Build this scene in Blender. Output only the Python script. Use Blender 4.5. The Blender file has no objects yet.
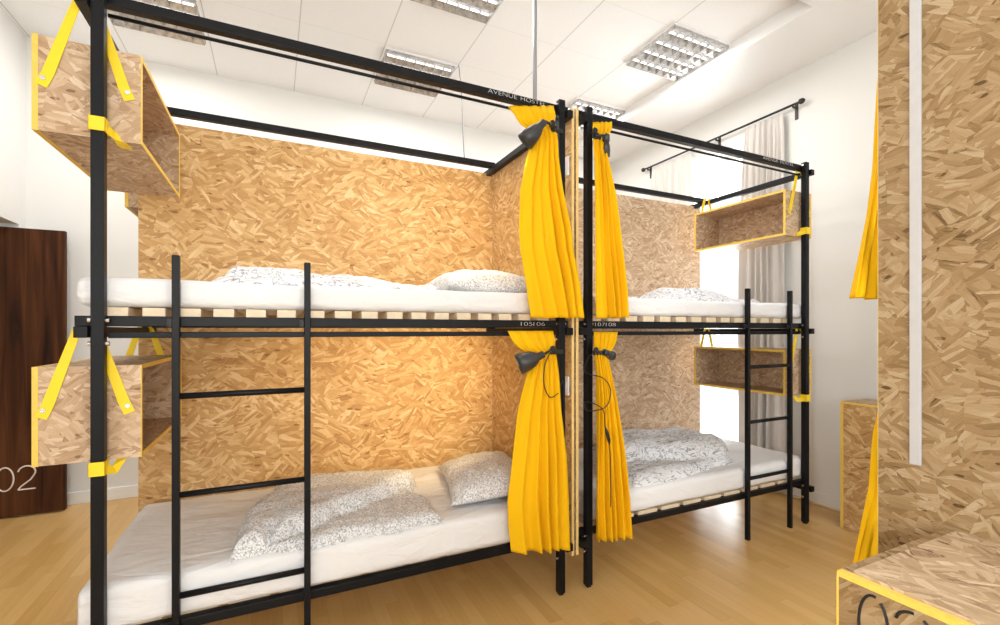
import bpy, bmesh, math, random
from mathutils import Vector, Matrix, noise
random.seed(7)
PI = math.pi
scn = bpy.context.scene
COL = scn.collection

# ------------------------------------------------------------------ materials
def new_mat(name):
    m = bpy.data.materials.new(name); m.use_nodes = True
    nt = m.node_tree
    return m, nt, nt.nodes['Principled BSDF']

def N(nt, typ, **kw):
    n = nt.nodes.new(typ)
    for k, v in kw.items():
        if k == 'ins':
            for i, val in v.items():
                if hasattr(val, 'links') or isinstance(val, bpy.types.NodeSocket): nt.links.new(val, n.inputs[i])
                else: n.inputs[i].default_value = val
        else: setattr(n, k, v)
    return n

def M_(nt, op, a, b=0.0, c=None):
    ins = {0: a, 1: b}
    if c is not None: ins[2] = c
    return N(nt, 'ShaderNodeMath', operation=op, ins=ins).outputs[0]

def V_(nt, op, a, b):
    return N(nt, 'ShaderNodeVectorMath', operation=op, ins={0: a, 1: b}).outputs[0]

def ramp(nt, fac, stops, interp='LINEAR'):
    r = N(nt, 'ShaderNodeValToRGB', ins={0: fac})
    r.color_ramp.interpolation = interp
    el = r.color_ramp.elements
    while len(el) > 1: el.remove(el[-1])
    el[0].position = stops[0][0]; el[0].color = (*stops[0][1], 1)
    for p, c in stops[1:]:
        e = el.new(p); e.color = (*c, 1)
    return r.outputs[0]

def plain(name, col, rough=0.5, metal=0.0, bump=0, bscale=200, spec=0.5, vary=0.0):
    m, nt, b = new_mat(name)
    b.inputs['Base Color'].default_value = (*col, 1)
    b.inputs['Roughness'].default_value = rough
    b.inputs['Metallic'].default_value = metal
    b.inputs['Specular IOR Level'].default_value = spec
    tc = N(nt, 'ShaderNodeTexCoord')
    nz = N(nt, 'ShaderNodeTexNoise', ins={'Vector': tc.outputs['Object'], 'Scale': bscale, 'Detail': 3.0})
    if vary:
        lo = tuple(c * (1 - vary) for c in col); hi = tuple(min(1, c * (1 + vary)) for c in col)
        nt.links.new(ramp(nt, nz.outputs[0], [(.3, lo), (.7, hi)]), b.inputs['Base Color'])
    if bump:
        bp = N(nt, 'ShaderNodeBump', ins={'Strength': bump, 'Distance': .002, 'Height': nz.outputs[0]})
        nt.links.new(bp.outputs[0], b.inputs['Normal'])
    return m

def osb_mat(name, stops, sat=1.0, val=1.0, seed=0.0, scale=1.0):
    """oriented strand board: three overlapping layers of flat wood flakes, each flake with its own direction and tone"""
    m, nt, b = new_mat(name)
    uv = N(nt, 'ShaderNodeUVMap').outputs[0]
    uv = V_(nt, 'MULTIPLY', uv, (scale, scale, 1))
    warp = N(nt, 'ShaderNodeTexNoise', noise_dimensions='2D', ins={'Vector': uv, 'Scale': 55.0, 'Detail': 5.0, 'Roughness': .7})
    uvw = V_(nt, 'ADD', uv, V_(nt, 'MULTIPLY', V_(nt, 'SUBTRACT', warp.outputs[1], (.5, .5, .5)), (.007, .006, 0)))
    tone = None; edge_all = None
    for k, (cell, L, W) in enumerate([(.20, .20, .040), (.15, .16, .030), (.11, .12, .021), (.07, .085, .012)]):
        off = V_(nt, 'ADD', uvw, (3.17 * k + seed, 7.31 * k - seed, 0))
        v1 = N(nt, 'ShaderNodeTexVoronoi', voronoi_dimensions='2D', ins={'Vector': off, 'Scale': 1 / cell})
        sp = N(nt, 'ShaderNodeSeparateColor', ins={0: v1.outputs['Color']})
        ang = M_(nt, 'MULTIPLY', M_(nt, 'SUBTRACT', sp.outputs[0], .5), PI * .66)
        rot = N(nt, 'ShaderNodeVectorRotate', rotation_type='Z_AXIS', ins={'Vector': off, 'Angle': ang}).outputs[0]
        st = V_(nt, 'MULTIPLY', rot, (1 / L, 1 / W, 1))
        v2 = N(nt, 'ShaderNodeTexVoronoi', voronoi_dimensions='2D', ins={'Vector': st, 'Scale': 1.0, 'Randomness': 1.0})
        s2 = N(nt, 'ShaderNodeSeparateColor', ins={0: v2.outputs['Color']})
        ed = N(nt, 'ShaderNodeTexVoronoi', voronoi_dimensions='2D', feature='DISTANCE_TO_EDGE', ins={'Vector': st, 'Scale': 1.0})
        e = N(nt, 'ShaderNodeMapRange', ins={0: ed.outputs['Distance'], 1: 0.0, 2: .10, 3: 0.0, 4: 1.0}).outputs[0]
        gr = N(nt, 'ShaderNodeTexNoise', noise_dimensions='2D', ins={'Vector': V_(nt, 'MULTIPLY', rot, (18, 260, 1)), 'Scale': 1.0, 'Detail': 3.0}).outputs[0]
        t = M_(nt, 'ADD', s2.outputs[0], M_(nt, 'MULTIPLY', M_(nt, 'SUBTRACT', gr, .5), .60))
        if tone is None: tone, edge_all = t, e
        else:
            mask = M_(nt, 'GREATER_THAN', s2.outputs[1], .50)
            tone = N(nt, 'ShaderNodeMix', ins={0: mask, 2: tone, 3: t}).outputs[0]
            edge_all = N(nt, 'ShaderNodeMix', ins={0: mask, 2: edge_all, 3: e}).outputs[0]
    big = N(nt, 'ShaderNodeTexNoise', noise_dimensions='2D', ins={'Vector': uv, 'Scale': 4.0, 'Detail': 2.0}).outputs[0]
    tone = M_(nt, 'ADD', tone, M_(nt, 'MULTIPLY', M_(nt, 'SUBTRACT', big, .5), .35))
    tone = M_(nt, 'SUBTRACT', tone, M_(nt, 'MULTIPLY', M_(nt, 'SUBTRACT', 1.0, edge_all), .10))
    # rare dark bark specks
    sv = N(nt, 'ShaderNodeTexVoronoi', voronoi_dimensions='2D', ins={'Vector': V_(nt, 'MULTIPLY', uvw, (22, 60, 1)), 'Scale': 1.0})
    ss = N(nt, 'ShaderNodeSeparateColor', ins={0: sv.outputs['Color']})
    sp = M_(nt, 'MULTIPLY', M_(nt, 'GREATER_THAN', ss.outputs[0], .965), M_(nt, 'LESS_THAN', sv.outputs['Distance'], .33))
    tone = M_(nt, 'SUBTRACT', tone, M_(nt, 'MULTIPLY', sp, .6))
    tone = M_(nt, 'ADD', M_(nt, 'MULTIPLY', tone, .82), .115)
    c = ramp(nt, tone, stops)
    hsv = N(nt, 'ShaderNodeHueSaturation', ins={'Saturation': sat, 'Value': val, 'Color': c})
    nt.links.new(hsv.outputs[0], b.inputs['Base Color'])
    b.inputs['Roughness'].default_value = .55
    b.inputs['Specular IOR Level'].default_value = .3
    bp = N(nt, 'ShaderNodeBump', ins={'Strength': .35, 'Distance': .002, 'Height': tone})
    nt.links.new(bp.outputs[0], b.inputs['Normal'])
    return m

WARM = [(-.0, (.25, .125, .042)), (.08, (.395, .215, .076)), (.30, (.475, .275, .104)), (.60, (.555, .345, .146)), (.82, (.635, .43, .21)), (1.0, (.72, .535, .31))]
PALE = [(0.0, (.25, .14, .075)), (.08, (.395, .245, .137)), (.30, (.475, .312, .186)), (.60, (.56, .390, .245)), (.82, (.635, .470, .32)), (1.0, (.72, .58, .43))]
DARK = [(0.0, (.13, .074, .033)), (.08, (.26, .160, .076)), (.30, (.345, .226, .117)), (.60, (.415, .283, .156)), (.82, (.475, .342, .203)), (1.0, (.56, .432, .282))]  # darker set of board tones
M = {}
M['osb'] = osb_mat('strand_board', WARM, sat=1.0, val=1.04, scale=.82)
M['osb_pale'] = osb_mat('strand_board_pale', PALE, seed=1.7, scale=1.0)  # pinkish pale tones; on the right bunk they stand in for overlighting
M['osb_dark'] = osb_mat('strand_board_dark', DARK, seed=4.1, scale=1.1, sat=1.10, val=.79)
M['osb_toplit_lid'] = osb_mat('strand_board_toplit_lid', DARK, sat=.88, val=1.25, seed=2.3, scale=1.0)  # lid tones lightened to stand in for light from above
M['yellow'] = plain('yellow_edging', (.90, .60, .03), .45, vary=.06, bscale=60)
M['soft_yellow'] = plain('soft_yellow_edging', (.84, .56, .095), .5, vary=.06, bscale=60)
M['pale_edge'] = plain('pale_yellow_edging', (.80, .56, .20), .5, vary=.06, bscale=60)
M['strap'] = plain('yellow_strap', (.93, .66, .012), .55, bump=.2, bscale=900, vary=.05)
M['steel'] = plain('anthracite_steel', (.0060, .0063, .0078), .42, metal=.0, bump=.05, bscale=600, spec=.2, vary=.12)
M['chrome'] = plain('zinc_bolt', (.75, .75, .76), .25, metal=1.0, vary=.05)
M['slat'] = plain('pale_birch_slat', (.74, .60, .42), .5, vary=.08, bscale=30)
M['white_plastic'] = plain('white_plastic', (.82, .82, .83), .35, vary=.03)
M['wall'] = plain('white_wall_paint', (.77, .765, .74), .75, bump=.06, bscale=160, vary=.012)
M['skirting'] = plain('white_skirting', (.84, .83, .80), .45, vary=.02)
M['white_paint'] = plain('white_gloss_paint', (.86, .86, .86), .3, vary=.02)
M['black'] = plain('black_plastic', (.012, .012, .013), .45, vary=.2)
M['dark_lamp'] = plain('dark_grey_lamp_shade', (.030, .030, .032), .38, vary=.1)
M['lettering'] = plain('white_lettering', (.80, .80, .80), .6, vary=.02)
M['black_ink'] = plain('black_lettering', (.006, .006, .007), .6, vary=.1)
M['pink_ink'] = plain('pale_lettering', (.78, .68, .63), .6, vary=.03)
M['grey_pipe'] = plain('grey_conduit', (.30, .30, .32), .45, vary=.05)
M['dark_cable'] = plain('grey_cable', (.13, .13, .14), .6, vary=.05)
M['trunk'] = plain('white_trunking', (.50, .485, .48), .5, vary=.03, bscale=30)
M['inner_lamp'] = plain('lamp_inner', (.85, .84, .80), .4, vary=.02)

def sheet_mat():
    m, nt, b = new_mat('white_cotton_sheet')
    b.inputs['Base Color'].default_value = (.81, .81, .82, 1); b.inputs['Roughness'].default_value = .85
    b.inputs['Specular IOR Level'].default_value = .2
    tc = N(nt, 'ShaderNodeTexCoord')
    n1 = N(nt, 'ShaderNodeTexNoise', ins={'Vector': V_(nt, 'MULTIPLY', tc.outputs['Object'], (1.0, 2.6, 2.6)), 'Scale': 4.0, 'Detail': 3.0, 'Distortion': 1.2})
    n2 = N(nt, 'ShaderNodeTexNoise', ins={'Vector': tc.outputs['Object'], 'Scale': 900.0})
    nt.links.new(ramp(nt, n2.outputs[0], [(.3, (.77, .77, .78)), (.7, (.83, .83, .84))]), b.inputs['Base Color'])
    bp = N(nt, 'ShaderNodeBump', ins={'Strength': .5, 'Distance': .03, 'Height': n1.outputs[0]})
    nt.links.new(bp.outputs[0], b.inputs['Normal'])
    return m
M['sheet'] = sheet_mat()

def scribble_mat(name, scale, dark, light):
    m, nt, b = new_mat(name)
    tc = N(nt, 'ShaderNodeTexCoord')
    n0 = N(nt, 'ShaderNodeTexNoise', ins={'Vector': tc.outputs['Object'], 'Scale': scale * .35, 'Detail': 1.0})
    vec = V_(nt, 'ADD', tc.outputs['Object'], V_(nt, 'MULTIPLY', n0.outputs[1], (.03, .03, .03)))
    n1 = N(nt, 'ShaderNodeTexNoise', ins={'Vector': vec, 'Scale': scale, 'Detail': 1.5, 'Roughness': .6})
    rid = M_(nt, 'ABSOLUTE', M_(nt, 'SUBTRACT', n1.outputs[0], .5))
    c = ramp(nt, rid, [(.022, dark), (.065, light)])
    nt.links.new(c, b.inputs['Base Color'])
    b.inputs['Roughness'].default_value = .9; b.inputs['Specular IOR Level'].default_value = .1
    n2 = N(nt, 'ShaderNodeTexNoise', ins={'Vector': tc.outputs['Object'], 'Scale': 7.0, 'Detail': 3.0, 'Distortion': 1.5})
    bp = N(nt, 'ShaderNodeBump', ins={'Strength': .45, 'Distance': .03, 'Height': n2.outputs[0]})
    nt.links.new(bp.outputs[0], b.inputs['Normal'])
    return m
M['scribble'] = scribble_mat('grey_scribble_cotton', 75, (.40, .40, .415), (.83, .83, .835))
def streak_mat():
    m, nt, b = new_mat('grey_streaked_cotton')
    tc = N(nt, 'ShaderNodeTexCoord')
    n0 = N(nt, 'ShaderNodeTexNoise', ins={'Vector': tc.outputs['Object'], 'Scale': 5.0, 'Detail': 2.0})
    vec = V_(nt, 'ADD', V_(nt, 'MULTIPLY', tc.outputs['Object'], (6, 40, 30)), V_(nt, 'MULTIPLY', n0.outputs[1], (7, 7, 7)))
    n1 = N(nt, 'ShaderNodeTexNoise', ins={'Vector': vec, 'Scale': 1.0, 'Detail': 2.0})
    rid = M_(nt, 'ABSOLUTE', M_(nt, 'SUBTRACT', n1.outputs[0], .5))
    nt.links.new(ramp(nt, rid, [(.006, (.30, .30, .34)), (.04, (.78, .78, .80))]), b.inputs['Base Color'])
    b.inputs['Roughness'].default_value = .9; b.inputs['Specular IOR Level'].default_value = .1
    n2 = N(nt, 'ShaderNodeTexNoise', ins={'Vector': tc.outputs['Object'], 'Scale': 9.0, 'Detail': 3.0, 'Distortion': 1.5})
    bp = N(nt, 'ShaderNodeBump', ins={'Strength': .5, 'Distance': .03, 'Height': n2.outputs[0]})
    nt.links.new(bp.outputs[0], b.inputs['Normal'])
    return m
M['streak'] = streak_mat()

def cloth_mat(name, col, trans, rough=.8):
    m, nt, b = new_mat(name)
    tc = N(nt, 'ShaderNodeTexCoord')
    nz = N(nt, 'ShaderNodeTexNoise', ins={'Vector': tc.outputs['Object'], 'Scale': 700.0, 'Detail': 1.0})
    c = ramp(nt, nz.outputs[0], [(.3, tuple(x * .94 for x in col)), (.7, tuple(min(1, x * 1.04) for x in col))])
    nt.links.new(c, b.inputs['Base Color'])
    b.inputs['Roughness'].default_value = rough; b.inputs['Specular IOR Level'].default_value = .15
    n2 = N(nt, 'ShaderNodeTexNoise', ins={'Vector': V_(nt, 'MULTIPLY', tc.outputs['Object'], (14, 14, 2.5)), 'Scale': 1.0, 'Detail': 2.0})
    bp = N(nt, 'ShaderNodeBump', ins={'Strength': .25, 'Distance': .02, 'Height': n2.outputs[0]})
    nt.links.new(bp.outputs[0], b.inputs['Normal'])
    tr = N(nt, 'ShaderNodeBsdfTranslucent'); nt.links.new(c, tr.inputs[0])
    mx = N(nt, 'ShaderNodeMixShader', ins={0: trans, 1: b.outputs[0], 2: tr.outputs[0]})
    nt.links.new(mx.outputs[0], nt.nodes['Material Output'].inputs[0])
    return m
M['curtain'] = cloth_mat('yellow_curtain_cloth', (.95, .548, .006), .12)
M['drape'] = cloth_mat('beige_window_drape', (.74, .70, .66), .09)

def floor_mat():
    m, nt, b = new_mat('oak_plank_floor')
    tc = N(nt, 'ShaderNodeTexCoord')
    sep = N(nt, 'ShaderNodeSeparateXYZ', ins={0: tc.outputs['Object']})
    W, L = .072, .62
    ix = M_(nt, 'FLOOR', M_(nt, 'DIVIDE', sep.outputs[0], W))
    off = N(nt, 'ShaderNodeTexWhiteNoise', noise_dimensions='1D', ins={'W': ix}).outputs[0]
    yy = M_(nt, 'ADD', M_(nt, 'DIVIDE', sep.outputs[1], L), off)
    iy = M_(nt, 'FLOOR', yy)
    cv = N(nt, 'ShaderNodeCombineXYZ', ins={0: ix, 1: iy}).outputs[0]
    rnd = N(nt, 'ShaderNodeTexWhiteNoise', noise_dimensions='2D', ins={'Vector': cv})
    fx = M_(nt, 'FRACT', M_(nt, 'DIVIDE', sep.outputs[0], W)); fy = M_(nt, 'FRACT', yy)
    ex = M_(nt, 'MINIMUM', fx, M_(nt, 'SUBTRACT', 1.0, fx)); ey = M_(nt, 'MINIMUM', fy, M_(nt, 'SUBTRACT', 1.0, fy))
    joint = M_(nt, 'MAXIMUM', M_(nt, 'LESS_THAN', ex, .014), M_(nt, 'LESS_THAN', ey, .0022))
    gv = V_(nt, 'ADD', V_(nt, 'MULTIPLY', tc.outputs['Object'], (60, 3, 1)), V_(nt, 'MULTIPLY', rnd.outputs[1], (40, 40, 40)))
    gr = N(nt, 'ShaderNodeTexNoise', ins={'Vector': gv, 'Scale': 1.0, 'Detail': 4.0, 'Distortion': .6}).outputs[0]
    t = M_(nt, 'ADD', M_(nt, 'ADD', M_(nt, 'MULTIPLY', rnd.outputs[0], .42), .12), M_(nt, 'MULTIPLY', gr, .42))
    t = M_(nt, 'SUBTRACT', t, M_(nt, 'MULTIPLY', joint, .28))
    c = ramp(nt, t, [(.0, (.45, .235, .066)), (.35, (.59, .345, .110)), (.6, (.67, .415, .150)), (1.0, (.74, .49, .205))])
    nt.links.new(c, b.inputs['Base Color'])
    b.inputs['Roughness'].default_value = .30
    b.inputs['Specular IOR Level'].default_value = .5
    bp = N(nt, 'ShaderNodeBump', ins={'Strength': .12, 'Distance': .001, 'Height': t})
    nt.links.new(bp.outputs[0], b.inputs['Normal'])
    return m
M['floor'] = floor_mat()

def ceil_mat():
    m, nt, b = new_mat('ceiling_tiles')
    tc = N(nt, 'ShaderNodeTexCoord')
    sep = N(nt, 'ShaderNodeSeparateXYZ', ins={0: tc.outputs['Object']})
    def line(s, o, p, w):
        f = M_(nt, 'FRACT', M_(nt, 'DIVIDE', M_(nt, 'SUBTRACT', s, o), p))
        return M_(nt, 'LESS_THAN', M_(nt, 'MINIMUM', f, M_(nt, 'SUBTRACT', 1.0, f)), w / p)
    ln = M_(nt, 'MAXIMUM', line(sep.outputs[0], .12, .669, .0042), M_(nt, 'MULTIPLY', line(sep.outputs[1], -.045, .615, .0022), .45))
    nz = N(nt, 'ShaderNodeTexNoise', ins={'Vector': tc.outputs['Object'], 'Scale': 90.0, 'Detail': 2.0})
    base = ramp(nt, nz.outputs[0], [(.3, (.89, .893, .895)), (.7, (.915, .918, .92))])
    mx = N(nt, 'ShaderNodeMix', data_type='RGBA', ins={0: ln, 6: base, 7: (.62, .62, .62, 1)})
    nt.links.new(mx.outputs[2], b.inputs['Base Color'])
    b.inputs['Roughness'].default_value = .8
    return m
M['ceiling'] = ceil_mat()

def walnut_mat():
    m, nt, b = new_mat('dark_walnut')
    tc = N(nt, 'ShaderNodeTexCoord')
    n = N(nt, 'ShaderNodeTexNoise', ins={'Vector': V_(nt, 'MULTIPLY', tc.outputs['Object'], (16, 16, .9)), 'Scale': 1.0, 'Detail': 5.0, 'Distortion': .8})
    nt.links.new(ramp(nt, n.outputs[0], [(.28, (.020, .007, .0025)), (.5, (.064, .021, .0065)), (.75, (.125, .045, .014))]), b.inputs['Base Color'])
    b.inputs['Roughness'].default_value = .62; b.inputs['Specular IOR Level'].default_value = .15
    return m
M['walnut'] = walnut_mat()

def glass_mat():
    m, nt, b = new_mat('window_glass')
    tb = N(nt, 'ShaderNodeBsdfTransparent', ins={0: (.97, .98, .98, 1)})
    gl = N(nt, 'ShaderNodeBsdfGlossy', ins={0: (1, 1, 1, 1), 'Roughness': .02})
    fr = N(nt, 'ShaderNodeFresnel', ins={0: 1.45})
    mx = N(nt, 'ShaderNodeMixShader', ins={0: M_(nt, 'MULTIPLY', fr.outputs[0], .6), 1: tb.outputs[0], 2: gl.outputs[0]})
    nt.links.new(mx.outputs[0], nt.nodes['Material Output'].inputs[0])
    return m
M['glass'] = glass_mat()

def emit_mat(name, col, s):
    m, nt, b = new_mat(name)
    b.inputs['Base Color'].default_value = (.9, .9, .9, 1)
    b.inputs['Emission Color'].default_value = (*col, 1); b.inputs['Emission Strength'].default_value = s
    return m
M['tube'] = emit_mat('fluorescent_tube', (1, .98, .95), 1.2)
M['bulb'] = emit_mat('warm_bulb', (1, .72, .36), 12)
def louvre_mat():
    m, nt, b = new_mat('polished_louvre')
    tc = N(nt, 'ShaderNodeTexCoord')
    n = N(nt, 'ShaderNodeTexNoise', ins={'Vector': tc.outputs['Object'], 'Scale': 30.0})
    nt.links.new(ramp(nt, n.outputs[0], [(.3, (.40, .40, .40)), (.7, (.70, .70, .70))]), b.inputs['Base Color'])
    b.inputs['Metallic'].default_value = .6; b.inputs['Roughness'].default_value = .25
    return m
M['louvre'] = louvre_mat()

# ------------------------------------------------------------------ mesh helpers
class MB:
    def __init__(s): s.v = []; s.f = []
    def box(s, x0, x1, y0, y1, z0, z1):
        b = len(s.v)
        s.v += [(x0, y0, z0), (x1, y0, z0), (x1, y1, z0), (x0, y1, z0), (x0, y0, z1), (x1, y0, z1), (x1, y1, z1), (x0, y1, z1)]
        s.f += [tuple(b + i for i in q) for q in ((0, 3, 2, 1), (4, 5, 6, 7), (0, 1, 5, 4), (1, 2, 6, 5), (2, 3, 7, 6), (3, 0, 4, 7))]
        return s
    def tube(s, pts, r, n=10, cap=True):
        pts = [Vector(p) for p in pts]; rs = r if isinstance(r, (list, tuple)) else [r] * len(pts)
        t0 = (pts[1] - pts[0]).normalized()
        ref = Vector((0, 0, 1)) if abs(t0.z) < .9 else Vector((1, 0, 0))
        a = t0.cross(ref).normalized(); base = len(s.v)
        for i, p in enumerate(pts):
            t = (pts[min(i + 1, len(pts) - 1)] - pts[max(i - 1, 0)]).normalized()
            a = (a - t * a.dot(t)).normalized(); b2 = t.cross(a)
            for k in range(n):
                an = 2 * PI * k / n
                s.v.append(tuple(p + (a * math.cos(an) + b2 * math.sin(an)) * rs[i]))
        for i in range(len(pts) - 1):
            for k in range(n):
                s.f.append((base + i * n + k, base + i * n + (k + 1) % n, base + (i + 1) * n + (k + 1) % n, base + (i + 1) * n + k))
        if cap:
            s.f.append(tuple(base + k for k in reversed(range(n)))); e = base + (len(pts) - 1) * n
            s.f.append(tuple(e + k for k in range(n)))
        return s
    def ribbon(s, pts, w, th, wdir):
        """flat strap of width w (along wdir) and thickness th following pts"""
        pts = [Vector(p) for p in pts]; base = len(s.v); ws = w if isinstance(w, (list, tuple)) else [w] * len(pts)
        for i, p in enumerate(pts):
            t = (pts[min(i + 1, len(pts) - 1)] - pts[max(i - 1, 0)]).normalized()
            wd = Vector(wdir[i] if isinstance(wdir, list) else wdir); wd = (wd - t * wd.dot(t)).normalized(); nn = t.cross(wd)
            for a, b2 in ((-1, -1), (1, -1), (1, 1), (-1, 1)): s.v.append(tuple(p + wd * a * ws[i] / 2 + nn * b2 * th / 2))
        for i in range(len(pts) - 1):
            for k in range(4): s.f.append((base + 4 * i + k, base + 4 * i + (k + 1) % 4, base + 4 * i + 4 + (k + 1) % 4, base + 4 * i + 4 + k))
        s.f.append((base + 3, base + 2, base + 1, base)); e = base + 4 * (len(pts) - 1); s.f.append((e, e + 1, e + 2, e + 3))
        return s
    def grid(s, P):
        base = len(s.v); nu = len(P); nv = len(P[0])
        for r in P: s.v += [tuple(p) for p in r]
        for i in range(nu - 1):
            for j in range(nv - 1): s.f.append((base + i * nv + j, base + (i + 1) * nv + j, base + (i + 1) * nv + j + 1, base + i * nv + j + 1))
        return s
    def build(s, name, mat, parent=None, origin=None, bevel=0, smooth=False, solid=0, subsurf=0):
        me = bpy.data.meshes.new(name)
        o0 = Vector(origin) if origin is not None else Vector((0, 0, 0))
        me.from_pydata([tuple(Vector(p) - o0) for p in s.v], [], s.f); me.validate()
        bm = bmesh.new(); bm.from_mesh(me); bmesh.ops.recalc_face_normals(bm, faces=bm.faces)
        uvl = bm.loops.layers.uv.new('UVMap')
        so = random.Random(hash(name) % 999 + len(bpy.data.objects) * 13 if False else len(bpy.data.objects) * 13)
        ox, oy = so.uniform(0, 5), so.uniform(0, 5)
        for f in bm.faces:
            n = f.normal; ax = max(range(3), key=lambda i: abs(n[i]))
            for l in f.loops:
                c = l.vert.co
                u, v = ((c.y, c.z), (c.x, c.z), (c.y, c.x))[ax]
                l[uvl].uv = (u + ox + ax * 1.3, v + oy)
            if smooth: f.smooth = True
        bm.to_mesh(me); bm.free()
        if mat is not None: me.materials.append(mat)
        o = bpy.data.objects.new(name, me); COL.objects.link(o); o.location = o0
        if parent is not None:
            o.parent = parent; o.location = o0 - Vector(parent.location) if parent.parent is None else o0
            if parent.parent is not None:
                o.location = o0 - Vector(parent.location) - Vector(parent.parent.location)
        if bevel:
            md = o.modifiers.new('bevel', 'BEVEL'); md.width = bevel; md.segments = 2; md.limit_method = 'ANGLE'
        if solid:
            md = o.modifiers.new('solid', 'SOLIDIFY'); md.thickness = solid; md.offset = 0
        if subsurf:
            md = o.modifiers.new('sub', 'SUBSURF'); md.levels = subsurf; md.render_levels = subsurf
        return o

def tag(o, label=None, cat=None, group=None, kind=None):
    if label: o['label'] = label
    if cat: o['category'] = cat
    if group: o['group'] = group
    if kind: o['kind'] = kind
    return o
def thing(name, loc, label, cat, group=None):
    o = bpy.data.objects.new(name, None); COL.objects.link(o); o.location = loc; o.empty_display_size = .1
    return tag(o, label, cat, group)
def struct(name, mb, mat, **kw):
    o = mb.build(name, mat, **kw); o['kind'] = 'structure'; return o
def lettering(name, text, size, loc, rot, mat, parent, width=None, off=0.0):
    cu = bpy.data.curves.new(name, 'FONT'); cu.body = text; cu.size = size; cu.extrude = .0006; cu.offset = off
    tmp = bpy.data.objects.new(name + '_tmp', cu); COL.objects.link(tmp)
    dg = bpy.context.evaluated_depsgraph_get(); dg.update()
    me = bpy.data.meshes.new_from_object(tmp.evaluated_get(dg))
    bpy.data.objects.remove(tmp)
    if width:
        xs = [v.co.x for v in me.vertices]; k = width / (max(xs) - min(xs)); x0 = min(xs)
        for v in me.vertices: v.co.x = (v.co.x - x0) * k
    me.name = name; me.materials.clear(); me.materials.append(mat)
    o = bpy.data.objects.new(name, me); COL.objects.link(o); o.parent = parent
    p = Vector(loc); q = parent
    while q is not None: p -= Vector(q.location); q = q.parent
    o.location = p; o.rotation_euler = rot
    return o

# ------------------------------------------------------------------ camera
TH = .4491
cam = bpy.data.cameras.new('camera'); cam.sensor_width = 36; cam.lens = 467.55 / 1000 * 36; cam.shift_y = .01788
cam.clip_start = .05
co = bpy.data.objects.new('camera', cam); COL.objects.link(co)
co.location = (.6114, -2.2023, 1.485); co.rotation_euler = (PI / 2, 0, -TH)
scn.camera = co

# ------------------------------------------------------------------ room shell
XR, YB, XL, YF = 4.80, 2.98, -1.24, -4.2
ZC, ZB = 3.915, 3.80
XS = 4.09                                                        # edge of the recessed tile field
struct('floor', MB().box(-2.7, XR + .3, YF, YB + .2, -.1, 0), M['floor'])
struct('wall_back', MB().box(-2.7, XR + .3, YB, YB + .2, 0, ZC + .15), M['wall'])
LW = MB()
LW.box(XL - .22, XL, YF, -3.7, 0, ZC + .15); LW.box(XL - .22, XL, -3.7, -2.4, 0, .8); LW.box(XL - .22, XL, -3.7, -2.4, 3.3, ZC + .15); LW.box(XL - .22, XL, -2.4, 1.0, 0, ZC + .15); LW.box(XL - .70, XL, 1.0, 2.86, 2.338, ZC + .15); LW.box(XL - .22, XL, 2.86, YB, 0, ZC + .15)
struct('wall_left', LW, M['wall'])
struct('wall_hall', MB().box(-2.9, -2.7, -1.5, YB, 0, ZC + .15), M['wall'])
WY0, WY1, WZ0, WZ1 = .84, 2.04, .22, 3.34                        # window opening in the right wall
RW = MB()
RW.box(XR, XR + .3, YF, WY0, 0, ZC + .15); RW.box(XR, XR + .3, WY1, YB, 0, ZC + .15)
RW.box(XR, XR + .3, WY0, WY1, 0, WZ0); RW.box(XR, XR + .3, WY0, WY1, WZ1, ZC + .15)
struct('wall_right', RW, M['wall'])
FW = MB(); fx = [(-.6, 1.0), (2.2, 3.8)]
FW.box(-2.9, XR + .3, YF - .25, YF, 0, .8); FW.box(-2.9, XR + .3, YF - .25, YF, 3.3, ZC + .15)
FW.box(-2.9, fx[0][0], YF - .25, YF, .8, 3.3); FW.box(fx[0][1], fx[1][0], YF - .25, YF, .8, 3.3); FW.box(fx[1][1], XR + .3, YF - .25, YF, .8, 3.3)
struct('wall_front', FW, M['wall'])
struct('ceiling', MB().box(-2.9, XR + .3, YF - .25, YB + .2, ZC, ZC + .15), M['ceiling'])
struct('trim_1', MB().box(XS, XR, YF, YB, ZB, ZC).box(XL, XS, YF, -.16, ZB, ZC), M['white_paint'])
def base(name, mb):
    struct(name, mb, M['skirting'], bevel=.004)
base('baseboard_back', MB().box(-2.7, XR, YB - .022, YB, 0, .105))
base('baseboard_right', MB().box(XR - .022, XR, YF, YB - .022, .0, .105))
struct('trim_2', MB().box(XR - .036, XR - .022, YF, YB - .03, 0, .022), M['slat'], bevel=.005)
base('baseboard_left', MB().box(XL, XL + .022, YF, .95, 0, .105))
struct('trim_3', MB().box(XR - .03, XR + .3, WY0 - .04, WY1 + .04, WZ0 + .001, WZ0 + .03), M['white_paint'], bevel=.006)
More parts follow.
